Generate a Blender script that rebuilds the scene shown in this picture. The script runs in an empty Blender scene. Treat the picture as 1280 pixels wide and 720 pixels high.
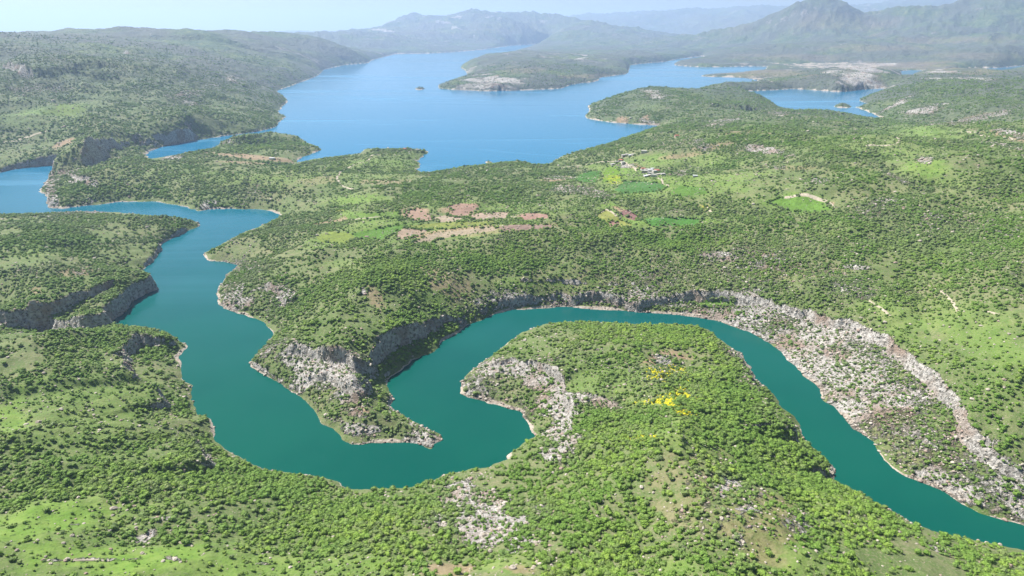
import bpy, math
import numpy as np
from mathutils import Vector

# ------------------------------------------------------------------ camera, world, sun, exposure
sc = bpy.context.scene
W0, H0 = 1280.0, 720.0            # size of the photograph
FPX = 853.0                       # focal length in its pixels
CAMZ = 400.0
HORIZON = 33.0
PITCH = math.atan((H0/2-HORIZON)/FPX)
cam_d = bpy.data.cameras.new('camera'); cam = bpy.data.objects.new('camera', cam_d)
sc.collection.objects.link(cam); sc.camera = cam
cam_d.sensor_width = 36.0; cam_d.lens = FPX/W0*36.0
cam_d.clip_start = 5.0; cam_d.clip_end = 200000.0
cam.location = (0, 0, CAMZ); cam.rotation_euler = (math.pi/2-PITCH, 0, 0)

SUN_EL = math.radians(50); SX, SY = -0.84, 0.54          # sun stands to the left, a little beyond the view
sd = Vector((SX, SY, 0)).normalized()*math.cos(SUN_EL) + Vector((0, 0, math.sin(SUN_EL)))
world = bpy.data.worlds.new('World'); sc.world = world; world.use_nodes = True
nt = world.node_tree; nt.nodes.clear()
wo = nt.nodes.new('ShaderNodeOutputWorld'); bg = nt.nodes.new('ShaderNodeBackground')
sky = nt.nodes.new('ShaderNodeTexSky'); sky.sky_type = 'NISHITA'; sky.sun_disc = False
sky.sun_elevation = SUN_EL; sky.sun_rotation = math.atan2(sd.x, sd.y)
sky.altitude = 900; sky.air_density = 1.0; sky.dust_density = 1.0; sky.ozone_density = 1.5
bg.inputs['Strength'].default_value = 0.044
nt.links.new(sky.outputs[0], bg.inputs[0]); nt.links.new(bg.outputs[0], wo.inputs[0])
sl = bpy.data.lights.new('sun', 'SUN'); sun = bpy.data.objects.new('sun', sl); sc.collection.objects.link(sun)
sl.energy = 5.0; sl.angle = math.radians(0.55); sl.color = (1.0, 0.96, 0.89)
sun.rotation_euler = (-sd).to_track_quat('-Z', 'Y').to_euler(); sun.location = (0, 0, 900)
sc.view_settings.view_transform = 'Standard'; sc.view_settings.look = 'None'
sc.view_settings.exposure = 1.08; sc.view_settings.gamma = 1; sc.view_settings.use_curve_mapping = False
try:
    sc.cycles.use_denoising = True
    sc.cycles.max_bounces = 6; sc.cycles.diffuse_bounces = 2; sc.cycles.glossy_bounces = 2
    sc.cycles.transparent_max_bounces = 6; sc.cycles.volume_bounces = 2
except Exception:
    pass

# ------------------------------------------------------------------ photograph -> ground
cP, sP = math.cos(PITCH), math.sin(PITCH)
def ray(px, py):
    a = (np.asarray(px, float)-W0/2)/FPX; b = (H0/2-np.asarray(py, float))/FPX
    return a, cP + b*sP, -sP + b*cP
def unproject(px, py, z=0.0):
    x, y, d = ray(px, py); t = (np.asarray(z, float)-CAMZ)/d
    return x*t, y*t
def project(x, y, z):
    dz = z-CAMZ
    depth = y*cP - dz*sP; up = y*sP + dz*cP
    depth = np.maximum(depth, 1.0)
    return W0/2 + FPX*x/depth, H0/2 - FPX*up/depth

# ------------------------------------------------------------------ noise
rng = np.random.default_rng(7)
_perm = rng.permutation(4096).astype(np.int64); _val = rng.random(4096).astype(np.float32)*2-1
def vnoise(x, y, seed=0):
    xi = np.floor(x).astype(np.int64); yi = np.floor(y).astype(np.int64)
    fx = (x-xi).astype(np.float32); fy = (y-yi).astype(np.float32)
    fx = fx*fx*fx*(fx*(fx*6-15)+10); fy = fy*fy*fy*(fy*(fy*6-15)+10)
    def h(a, b): return _val[(_perm[(a+seed*131) & 4095]+b*7+seed*57) & 4095]
    # second permutation so rows do not repeat
    def g(a, b): return _val[_perm[(_perm[(a+seed*131) & 4095]+b) & 4095]]
    v00 = g(xi, yi); v10 = g(xi+1, yi); v01 = g(xi, yi+1); v11 = g(xi+1, yi+1)
    return (v00*(1-fx)+v10*fx)*(1-fy)+(v01*(1-fx)+v11*fx)*fy
def fbm(x, y, scale, octv=4, seed=0, gain=0.5, ridged=False):
    out = 0; a = 1.0; n = 0
    c, s = 0.8, 0.6
    x = x/scale; y = y/scale
    for k in range(octv):
        v = vnoise(x+k*17.3, y-k*9.1, seed+k)
        if ridged: v = 1-2*np.abs(v)
        out = out + a*v; n += a; a *= gain
        x, y = (c*x-s*y)*2.03, (s*x+c*y)*2.03
    return out/n
def sstep(a, b, x):
    t = np.clip((x-a)/(b-a), 0, 1); return t*t*(3-2*t)

# ------------------------------------------------------------------ shorelines (traced, at water level)
river = [(-400,232),(-200,224),(0,216),(20,211),(50,208),(76,206),(80,209),(72,217),(62,224),(52,234),(48,240),(58,245),(60,252),(58,260),
 (80,260.5),(112,257),(150,252.5),(190,251.5),(205,254),(232,259),(250,263.5),(262,261.5),(300,261),(322,261.5),(338,264),(352,269),
 (340,275),(322,285),(300,292),(285,302),(268,310),(252,319),(258,326),(280,328),(296,332),(286,341),(278,352),(272,366),(270,378),
 (280,386),(300,392),(320,398),(334,406),(342,418),(334,428),(322,440),(313,452),(312,460),(330,470),(350,480),(375,495),(390,510),
 (405,530),(420,540),(432,553),(440,556),(470,554),(500,552),(525,557),(540,562),(545,556),(556,550),(550,541),(525,531),(512,525),
 (500,516),(488,508),(492,497),(485,487),(485,474),(498,465),(517,449),(542,439),(555,426),(575,416),(585,406),(610,397),(622,392),
 (640,387),(660,387),(685,385),(705,384),(745,387),(780,388),(800,391),(840,393),(870,396),(900,402),(935,415),(960,427),(977,440),
 (985,452),(1000,462),(1010,475),(1025,487),(1030,500),(1047,513),(1067,535),(1090,552),(1100,566),(1110,582),(1130,595),(1150,602),
 (1180,616),(1200,630),(1222,640),(1260,654),(1280,656),(1400,690),(1650,750),
 (1700,880),(1400,722),(1280,687),(1235,680),(1180,667),(1150,657),(1130,647),(1110,636),(1085,622),(1060,612),(1042,601),(1046,592),
 (1040,582),(1027,572),(1017,560),(1005,547),(1001,535),(995,520),(975,507),(960,485),(945,475),(937,457),(925,440),(910,432),
 (895,420),(885,412),(870,407),(835,406),(785,405),(730,402),(680,405),(655,415),(635,427),(620,440),(600,455),(585,467),(574,480),
 (575,490),(587,497),(615,505),(650,516),(660,530),(669,545),(650,557),(636,569),(640,574),(625,579),(600,584),(562,591),(540,600),
 (510,609),(470,612),(430,611),(424,601),(410,597),(392,594),(355,591),(330,586),(312,577),(287,566),(272,555),(266,547),(269,535),
 (262,525),(245,517),(241,500),(239,482),(229,477),(226,462),(230,455),(224,444),(237,432),(230,430),(212,420),(187,414),(160,409),(140,405),(132,402.5),(140,401),(154,392),(160,382),(182,367),(199,361),(196,354),(186,347),(177,337),
 (187,330),(202,312),(200,305),(215,299),(225,295),(237,287),(254,282),(245,278),(232,275),(212,273),(175,268),(140,265),
 (100,264),(60,266),(0,268),(-200,276),(-400,290)]
lake = [(182,197),(185,190),(200,184),(240,176),(275,171),(320,164.5),(342,160),(349,152),(357,146),(347,140),(360,127),(357,122),
 (345,114),(370,105),(397,95),(405,87),(432,81),(460,79),(465,75),(485,70),(495,67),(532,67),(570,65),(602,62),(640,57),(690,54),
 (675,57.5),(650,62),(617,70),(595,75),(575,84),(582,88),(585,96),(560,102),(547,107),(550,111),(607,114),(650,113),(700,111),(717,105),(747,102),
 (750,97),(785,92),(787,85),(787,81),(821,78),(833,77),(845,74),(879,70),(882,73),(868,76),(840,80),(846,82),(877,84),(898,84),
 (927,83),(960,82.5),(956,88),(921,91),(900,91.5),(875,94),(877,96),(920,97),(945,99),(952,105),(946,107),(900,108),(875,109.5),
 (873,112),(856,115),(829,113),(804,112),(792,114),(769,121),(742,129),(734,133),(738.5,139),(729,146.5),(746,150.5),(773,154),
 (804,156),(825,156),(830,157.5),(804,164),(762,179),(721,190),(700,196.5),(685,206),(680,207),(672,207),(662,204),(650,202.5),(625,204),
 (577,209),(560,212),(527,217),(521,212),(527,206),(522,201),(531,194),(537,189),(515,186),(457,186),(452,191),(420,196),(390,199),
 (369,204),(372,199),(390,192),(405,187),(390,181),(375,173),(360,171),(327,172),(302,176),(299,179),(277,182),(247,190),(215,194),(190,199)]
basin = [(931,114),(983,112),(990,111),(1008,112),(1033,114),(1054,115),(1077,112),(1112,110),(1100,114),(1083,120),(1073,125.5),
 (1087,131),(1070,134),(1087,140),(1108,149.5),(1087,147),(1046,140),(1004,137),(975,137),(971,131),(952,120)]
channel = [(1112,101),(1130,99),(1127,93),(1125,88),(1153,87.5),(1167,89),(1190,87),(1213,85),(1247,85),(1280,82),(1420,75),(1420,80),
 (1280,86),(1260,89),(1230,91),(1213,93),(1180,92),(1153,90.5),(1147,93),(1135,96),(1127,101),(1112,103)]
farwater = [(768,54),(790,50.5),(830,49),(850,49.6),(825,52.5)]
islets = [[(518,111),(523,109.5),(531,110),(533,112),(524,113)], [(605,202.5),(611,200.5),(617,202),(613,204.5)],
          [(1041,133),(1048,130.5),(1060,131),(1066,133.5),(1060,136),(1045,135)]]
waters = [river, lake, basin, channel, farwater]

# ------------------------------------------------------------------ polar sheet (fine near the viewpoint, coarser far away)
th = np.concatenate([np.radians(np.linspace(-78, -40.2, 56)), np.radians(np.linspace(-40, 40, 1180)), np.radians(np.linspace(40.2, 78, 56))])
rr = np.concatenate([np.exp(np.linspace(math.log(15), math.log(215), 24))[:-1],
                     np.exp(np.arange(math.log(215), math.log(3000), 1/440.)),
                     np.exp(np.linspace(math.log(3000), math.log(52000), 400))])
NR, NT = len(rr), len(th)
TH, RR = np.meshgrid(th, rr)
X = RR*np.sin(TH); Y = RR*np.cos(TH)

def poly_world(p, z=0.0):
    a = np.array(p, float); x, y = unproject(a[:, 0], a[:, 1], z); return np.stack([x, y], 1)
def pip(x, y, P):
    ins = np.zeros(x.shape, bool); n = len(P)
    for i in range(n):
        x0, y0 = P[i]; x1, y1 = P[(i+1) % n]
        if y0 == y1: continue
        c = ((y0 > y) != (y1 > y)) & (x < (x1-x0)*(y-y0)/(y1-y0)+x0)
        ins ^= c
    return ins
def seg_dist(x, y, P, closed=True):
    d2 = np.full(x.shape, 1e18); n = len(P)
    for i in range(n if closed else n-1):
        ax, ay = P[i]; bx, by = P[(i+1) % n]
        vx, vy = bx-ax, by-ay; L = vx*vx+vy*vy+1e-9
        t = np.clip(((x-ax)*vx+(y-ay)*vy)/L, 0, 1)
        d2 = np.minimum(d2, (x-ax-t*vx)**2+(y-ay-t*vy)**2)
    return np.sqrt(d2)
# work on a grid thinned 4 x 4, then bring it back up
ri = np.unique(np.concatenate([np.arange(0, NR, 4), [NR-1]])); ti = np.unique(np.concatenate([np.arange(0, NT, 4), [NT-1]]))
Xc, Yc = X[np.ix_(ri, ti)], Y[np.ix_(ri, ti)]
def upsample(A):
    f = np.searchsorted(ri, np.arange(NR), side='right')-1; f = np.clip(f, 0, len(ri)-2)
    w = ((np.arange(NR)-ri[f])/(ri[f+1]-ri[f]))[:, None]
    B = A[f]*(1-w)+A[f+1]*w
    g = np.searchsorted(ti, np.arange(NT), side='right')-1; g = np.clip(g, 0, len(ti)-2)
    v = ((np.arange(NT)-ti[g])/(ti[g+1]-ti[g]))[None, :]
    return B[:, g]*(1-v)+B[:, g+1]*v
inw = np.zeros(Xc.shape, bool); dist = np.full(Xc.shape, 1e9)
for w in waters:
    P = poly_world(w); inw |= pip(Xc, Yc, P); dist = np.minimum(dist, seg_dist(Xc, Yc, P))
for w in islets:
    P = poly_world(w); inw &= ~pip(Xc, Yc, P); dist = np.minimum(dist, seg_dist(Xc, Yc, P))
SDc = np.where(inw, -dist, dist)                       # + on land
SD = upsample(SDc)
# does the water lie beyond the land here (seen from the viewpoint)?
g = np.gradient(SDc, axis=0)/np.gradient(rr[ri])[:, None]
away = upsample(np.clip(-g*1.5, 0, 1))
SD = SD + (fbm(X, Y, 30, 4, 3)*4.0)*np.clip(RR/900, 0.6, 3.0)*np.exp(-np.abs(SD)/60) + fbm(X, Y, 12, 3, 8)*2.4*np.exp(-np.abs(SD)/15)

# ------------------------------------------------------------------ height control points
pts = [ # px, py, z
 (0,719,118),(150,715,112),(300,715,100),(450,715,84),(560,700,100),(620,665,98),(600,719,112),(700,719,112),(700,640,78),(760,700,112),
 (820,719,128),(900,690,128),(960,719,128),(1010,719,118),(1090,715,88),(1200,715,52),(1290,719,28),(1050,660,75),(960,640,98),(900,610,104),(840,570,88),
 (760,600,74),(690,590,36),(800,520,90),(860,520,100),(930,560,72),(980,590,60),(900,480,80),(820,455,82),(760,450,58),(700,440,30),(860,430,46),
 (740,500,52),(690,500,26),(640,480,16),(720,540,40),(950,520,48),
 (0,412,66),(0,402,7),(60,402,7),(100,401.5,5),(-100,402,8),(0,389,24),(60,388,22),(110,392,16),(100,412,52),(170,425,44),(200,440,26),(100,480,80),(0,500,104),(150,560,76),(0,600,118),(100,650,112),(200,660,100),(200,500,42),(250,590,58),
 (350,640,62),(420,660,64),(200,540,52),(-100,600,130),(-100,450,90),
 (0,300,52),(100,310,48),(150,290,34),(50,350,46),(150,370,40),(-100,330,60),(60,285,32),(200,285,22),(140,330,46),
 (1280,400,140),(1200,300,150),(1100,250,150),(1290,240,190),(1000,200,125),(940,175,118),(900,158,112),(860,180,90),(800,200,70),(740,215,55),(700,240,55),(600,270,58),
 (500,300,70),(450,350,82),(700,320,72),(850,340,66),(600,350,52),(1000,350,88),(1150,380,112),(1290,520,98),(1200,450,88),(1080,420,56),(950,390,38),(1250,600,50),(1150,540,44),
 (1000,430,34),(1080,500,42),(1290,620,30),(1000,290,130),(900,260,95),(1100,320,120),(750,370,38),
 (400,320,68),(330,350,38),(400,400,64),(440,430,66),(480,400,62),(440,470,58),(400,470,34),(410,520,20),(470,535,10),(400,440,50),(350,400,40),(540,360,62),(530,390,46),(470,450,50),
 (320,310,32),(400,290,55),(520,545,4),
 (400,240,35),(300,230,44),(200,220,48),(120,230,42),(90,225,45),(85,245,30),(330,185,16),(380,182,6),(300,182,6),(350,176,5),(300,190,20),(480,195,18),(450,250,50),(560,230,46),(640,215,26),(250,205,34),(520,200,14),
 (1100,180,85),(1200,150,120),(1290,150,150),(1200,105,118),(1160,98,80),(1250,100,62),(1000,160,88),(1050,170,80),(1290,190,170),(1150,120,70),(1090,165,60),
 (1075,84,95),(1100,92,80),(1045,92,80),(980,95,12),(1050,75,30),(1200,70,55),(900,68,50),(950,63,100),(1100,62,130),(1250,60,170),(1000,50,170),(1100,48,190),(1200,46,200),(880,57,90),(800,62,50),(930,55,130),(1290,60,110),(1120,78,25),(950,100,10),(1290,90,20),
 (640,93,70),(600,93,55),(700,82,85),(740,72,80),(800,68,55),(620,104,34),(570,107,14),(680,100,50),(760,85,40),
 (804,109,68),(850,117,60),(900,116,50),(790,125,50),(800,145,30),(850,145,34),(900,134,38),(950,126,24),(920,120,40),(760,140,28),
 (60,195,22),(100,120,130),(0,100,165),(0,150,95),(150,140,100),(200,155,92),(120,165,72),(250,150,70),(300,130,60),(150,75,250),(0,62,285),(250,80,200),(280,110,110),(50,180,30),
 (300,75,190),(380,75,120),(400,60,190),(450,62,120),(520,58,60),(600,55,60),(-100,70,290),(330,120,50)]
ptsd = [ # px, py, distance
 (-200,42,6800),(0,42,6800),(60,44,6800),(80,39,6800),(110,43,7000),(165,43,7200),(200,45.5,7200),(230,38.5,7300),(262,41,7500),(310,44,8000),(400,46,9500),
 (450,45,14000),(482,37,20000),(505,23,20000),(522,20,20000),(540,26,20000),(562,23,20000),(580,17,20000),(597,13.5,20000),(625,19,20000),(655,21,20000),(680,21,20000),
 (720,27,20000),(745,31,20000),(920,36,14000),(950,34,14000),(980,29,14000),(1005,24,14000),(1025,15,14000),(1045,2,14000),(1065,13,14000),(1090,21,14000),
 (1130,19,14500),(1180,16,14500),(1215,9,14500),(1250,-1,14500),(1300,-6,14500),(1400,-10,14500),(1290,40,11500),(1180,30,13000),(980,36,13000),(1080,30,13500),
 (370,39,36000),(330,43,36000),(420,42,36000),(780,24,30000),(720,22,33000),(840,15,30000),(900,17,30000),(950,11,30000),(1000,12,30000),(1100,8,30000),(1150,0,30000),(1250,6,30000)]
cx, cy, cz = [], [], []
for px, py, z in pts:
    x, y = unproject(px, py, z); cx.append(float(x)); cy.append(float(y)); cz.append(z)
for px, py, d in ptsd:
    a, f, up = ray(px, py); k = d/math.hypot(float(a), float(f)); cx.append(float(a)*k); cy.append(float(f)*k); cz.append(CAMZ+float(up)*k)
for deg in (-75, -60, -50, -42, -32, -22, -12, -4, 4, 12, 22, 32, 42, 55, 75):
    for d, z in ((22000, 40), (52000, 0)):
        if d == 22000 and abs(deg) > 38: z = 150
        if d == 22000 and -22 <= deg <= 0: continue
        cx.append(d*math.sin(math.radians(deg))); cy.append(d*math.cos(math.radians(deg))); cz.append(z)
for deg in (-28, -20, -12): cx.append(11500*math.sin(math.radians(deg))); cy.append(11500*math.cos(math.radians(deg))); cz.append(60)
for deg in (-70, -50): cx.append(700*math.sin(math.radians(deg))); cy.append(700*math.cos(math.radians(deg))); cz.append(110)
for deg in (50, 70):
    cx.append(700*math.sin(math.radians(deg))); cy.append(700*math.cos(math.radians(deg))); cz.append(90)
    cx.append(3000*math.sin(math.radians(deg))); cy.append(3000*math.cos(math.radians(deg))); cz.append(160)
for deg in (-60, -30, 0, 30, 60): cx.append(120*math.sin(math.radians(deg))); cy.append(120*math.cos(math.radians(deg))); cz.append(125)
cx, cy, cz = map(np.array, (cx, cy, cz))
cu = np.arctan2(cx, cy); cv = np.log(np.hypot(cx, cy)); Cc = 0.035
D = np.sqrt((cu[:, None]-cu)**2+(cv[:, None]-cv)**2+Cc**2)
m = len(cu); A = np.zeros((m+1, m+1)); A[:m, :m] = -D - 0*np.eye(m); A[m, :m] = 1; A[:m, m] = 1
A[:m, :m] += 0.001*np.eye(m)
sol = np.linalg.solve(A, np.append(cz, 0))
U, V = np.arctan2(Xc, Yc), np.log(np.hypot(Xc, Yc))
Bc = np.full(U.shape, sol[m])
for k in range(m): Bc -= sol[k]*np.sqrt((U-cu[k])**2+(V-cv[k])**2+Cc**2)
B = np.maximum(upsample(Bc), 3.0)

dep = (CAMZ)/RR
slope = 0.62 + 0.25*fbm(X, Y, 160, 3, 11)
slope = np.where(RR > 2500, np.where(RR > 7000, 1.0, 0.6), slope)
away = away*(RR < 7000)
slope = slope*(1-away) + np.minimum(slope, 0.80*dep)*away
# the inlet behind the near left headland stays hidden, as in the photograph
dpos = np.maximum(SD, 0)
relief = np.clip(dpos/120, 0, 1); mtn = sstep(3500, 7000, RR)
Bn = B*(1+0.16*fbm(X, Y, 420, 3, 21)*relief*(1-.8*mtn))
Hh = Bn*(1-np.exp(-slope*dpos/np.maximum(Bn, 3)))
Hh += relief*fbm(X, Y, 230, 3, 35, 0.5, True)*12*(1-mtn)
Hh += relief*(fbm(X, Y, 95, 5, 31)*7.5*np.clip(B/60, 0.3, 1.5))
calm = 1-.65*sstep(-600, -1800, X)*sstep(13000, 10000, RR)
Hh += calm*mtn*relief*(fbm(X, Y, 1900, 6, 41, 0.5, True)*88*np.clip(B/260, 0.15, 2.0))
Hh += calm*mtn*relief*fbm(X, Y, 480, 5, 47, 0.62, True)*46*np.clip(B/200, 0.2, 1.2)
Hh += (1-mtn)*relief*fbm(X, Y, 600, 5, 43, 0.58, True)*(6+22*sstep(90, 200, B))*sstep(1600, 3500, RR)*np.clip(B/60, 0.2, 1.6)
Hh += calm*relief*np.clip(dpos/500, 0, 1)*sstep(5200, 7500, RR)*fbm(X, Y, 1000, 4, 53, 0.5, True)*48
Hh = np.where(SD > 0, np.maximum(Hh, 0.25+0.12*dpos.clip(0, 8)), np.maximum(-14, SD*0.45-0.2))

fr, ft = np.arange(NR), np.arange(NT)
def samp(Arr, x, y):
    a = np.interp(np.arctan2(x, y), th, ft); b = np.interp(np.hypot(x, y), rr, fr)
    i = np.clip(b.astype(int), 0, NR-2); j = np.clip(a.astype(int), 0, NT-2); u = b-i; v = a-j
    return (Arr[i, j]*(1-v)+Arr[i, j+1]*v)*(1-u)+(Arr[i+1, j]*(1-v)+Arr[i+1, j+1]*v)*u
def ground_at(px, py, lift=0.0):          # the point of the ground seen at a picture point
    a, f, u = ray(px, py); t = np.linspace(150, 9000, 7000)
    x, y, z = a*t, f*t, CAMZ+u*t
    k_ = np.nonzero(z < np.maximum(samp(Hh, x, y)+lift, 0))[0]; k_ = k_[0] if len(k_) else -1
    return float(x[k_]), float(y[k_]), float(max(samp(Hh, x[k_:k_+1], y[k_:k_+1])[0], 0)) if k_ != -1 else 0.0
# ------------------------------------------------------------------ cliffs: px, py along the brink; uphill on the given side
cliffs = [ # pixels, z, step height, up-vector in the picture (towards the upper ground), reach
 ([(600,381),(635,374),(660,371),(700,369),(740,369),(775,374),(800,379),(825,373),(850,367),(880,366),(920,368),(960,371),(985,382),(1010,386),(1040,398),(1075,408),(1105,420),(1122,432),(1142,448),(1160,462),(1176,480),(1190,500),(1203,522),(1228,545),(1262,565),(1310,590)], 26, 17, (0.6,-1), 90),
 ([(1190,530),(1215,556),(1250,580),(1290,600)], 34, 9, (1,-0.7), 40),
 ([(455,492),(458,470),(468,450),(482,432),(505,416),(530,402),(557,396),(587,384),(612,377)], 30, 22, (-0.6,-1), 80),
 ([(350,428),(366,432),(390,437),(415,441),(432,448),(446,462)], 38, 16, (0.7,-1), 60),
 ([(370,462),(395,468),(420,470),(440,482),(450,500)], 24, 13, (0.5,-1), 45),
 ([(606,455),(640,447),(665,451),(690,461),(706,476)], 20, 9, (0.8,-0.7), 50),
 ([(700,487),(716,500),(710,520),(712,545),(694,560)], 30, 13, (1,-0.2), 50),
 ([(730,500),(752,497),(770,505)], 50, 6, (0.8,-0.8), 30),
 ([(885,413),(905,436),(925,452),(942,478),(960,498),(968,520),(988,537),(1002,552)], 14, 22, (-1,0.2), 60),
 ([(1000,552),(1020,570),(1035,592)], 8, 8, (-1,0.3), 40),
 ([(218,422),(195,416),(172,412),(160,420),(156,436),(160,452),(172,462)], 26, 30, (-1,-0.2), 60),
 ([(182,474),(192,480),(204,492),(210,500)], 24, 22, (-1,0.6), 40),
 ([(222,528),(238,532),(250,546),(264,566),(270,574)], 22, 28, (-1,0.5), 45),
 ([(-60,396),(0,392),(50,388),(95,394),(134,392),(150,378),(170,364),(184,354),(200,346),(225,338)], 10, 29, (-0.3,-1), 60),
 ([(30,388),(60,380),(90,366),(112,360),(142,347),(150,349)], 30, 20, (-0.2,-1), 50),
 ([(178,335),(192,322),(201,308),(222,296),(248,281)], 6, 10, (-1,-0.7), 40),
 ([(157,310),(180,303),(200,300)], 20, 7, (-0.2,-1), 30),
 ([(108,196),(118,184),(128,174),(150,170),(200,166),(250,170),(290,171)], 30, 55, (-0.1,-1), 260),
 ([(57,259),(59,243),(66,228),(80,215)], 14, 22, (1,0), 70),
 ([(80,215),(98,222),(122,234)], 30, 9, (0.4,-1), 60),
 ([(880,129),(920,131),(950,133),(975,134)], 20, 24, (0.1,-1), 200),
 ([(555,111),(600,113),(650,112)], 6, 26, (0,-1), 200),
 ([(1035,113),(1065,114),(1095,109)], 8, 40, (0.1,-1), 260),
 ([(0,72),(25,78),(50,88),(65,94)], 230, 60, (0.1,-1), 400),
 ([(330,350),(342,357),(352,362),(354,382)], 32, 10, (-0.4,-1), 35),
 ([(352,366),(366,372),(372,366)], 34, 8, (-0.4,-1), 30),
 ([(640,352),(700,350),(760,354),(830,352)], 48, 5, (0.1,-1), 40),
 ([(870,318),(900,320),(925,324)], 76, 5, (0.1,-1), 40),
]
Cmask = np.zeros_like(X)
for line, z, hgt, (ux, uy), reach in cliffs:
    line = [tuple(q) for q in line]
    P = np.array([ground_at(q[0], q[1], hgt*0.6)[:2] for q in line])
    ok = np.hypot(P[:, 0], P[:, 1]) > 200; P = P[ok]; line = [q for q, b_ in zip(line, ok) if b_]
    # uphill direction on the ground at the middle of the line
    mid = line[len(line)//2]
    a = [P[len(line)//2], None]; sc_ = np.hypot(*a[0])/853.; a[1] = a[0]+np.array([ux, -uy*1.5])*sc_*4
    x0, x1 = P[:, 0].min()-reach*2.2, P[:, 0].max()+reach*2.2; y0, y1 = P[:, 1].min()-reach*2.2, P[:, 1].max()+reach*2.2
    sel = np.nonzero((X > x0) & (X < x1) & (Y > y0) & (Y < y1))
    if not len(sel[0]): continue
    x, y = X[sel], Y[sel]
    x = x + fbm(x, y, hgt*2.2, 4, 61, 0.6)*hgt*0.55; y = y + fbm(x, y, hgt*2.0, 4, 71, 0.6)*hgt*0.55
    best = np.full(x.shape, 1e18); sgn = np.zeros(x.shape); par = np.zeros(x.shape); n = len(P)
    L = np.hypot(*(P[1:]-P[:-1]).T); cum = np.concatenate([[0], np.cumsum(L)])
    for i in range(n-1):
        ax, ay = P[i]; vx, vy = P[i+1]-P[i]; L2 = vx*vx+vy*vy
        t = ((x-ax)*vx+(y-ay)*vy)/L2; tc = np.clip(t, 0, 1)
        dd = (x-ax-tc*vx)**2+(y-ay-tc*vy)**2
        cr = vx*(y-ay)-vy*(x-ax)
        k = dd < best
        best[k] = dd[k]; sgn[k] = np.sign(cr[k]); par[k] = (cum[i]+np.clip(t, -.3, 1.3)*L[i])[k]
    # sign of uphill
    ii = len(line)//2 if len(line)//2 < n-1 else n-2
    vx, vy = P[ii+1]-P[ii] if True else 0
    up = np.sign(vx*(a[1][1]-a[0][1])-vy*(a[1][0]-a[0][0]))
    d = np.sqrt(best)*sgn*up
    tot = cum[-1]; taper = sstep(-0.01, 0.1, par/tot)*sstep(-0.01, 0.1, 1-par/tot)
    amp_ = 0.7 if len(line) > 14 or -70 < line[0][0] < 60 or 200 < line[0][0] < 230  else 1.5
    var = np.clip(0.85+amp_*fbm(X[sel], Y[sel], hgt*4, 3, 81), 0.0, 1.5)
    wdt = hgt*0.22
    lift = sstep(-wdt, wdt, d)*np.exp(-np.maximum(d, 0)/reach)
    drop = -0.35*(1-sstep(-wdt, wdt, d))*np.exp(np.minimum(d, 0)/(reach*0.4))
    land = sstep(0, 6, SD[sel])
    hgt = hgt*(0.62 if reach < 150 else 0.8)
    Hh[sel] += hgt*(lift*land+drop*sstep(10, 40, SD[sel]))*taper*var
    # broken face
    face = np.exp(-(d/(hgt*0.5))**2)*taper*land
    Hh[sel] += face*fbm(X[sel], Y[sel], hgt*0.45, 3, 91, 0.6, True)*hgt*0.24
    Cmask[sel] = np.maximum(Cmask[sel], np.exp(-(np.where(d > 0, d/(hgt*0.25), d/(hgt*0.45)))**2)*taper*np.clip(var*1.3, 0, 1)*np.clip(1.0+1.6*fbm(X[sel], Y[sel], hgt*1.6, 3, 87), 0, 1))
Hh = np.where(SD > 0, np.maximum(Hh, 0.3), np.minimum(Hh, -0.2))
PX, PY = project(X, Y, Hh)

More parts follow.
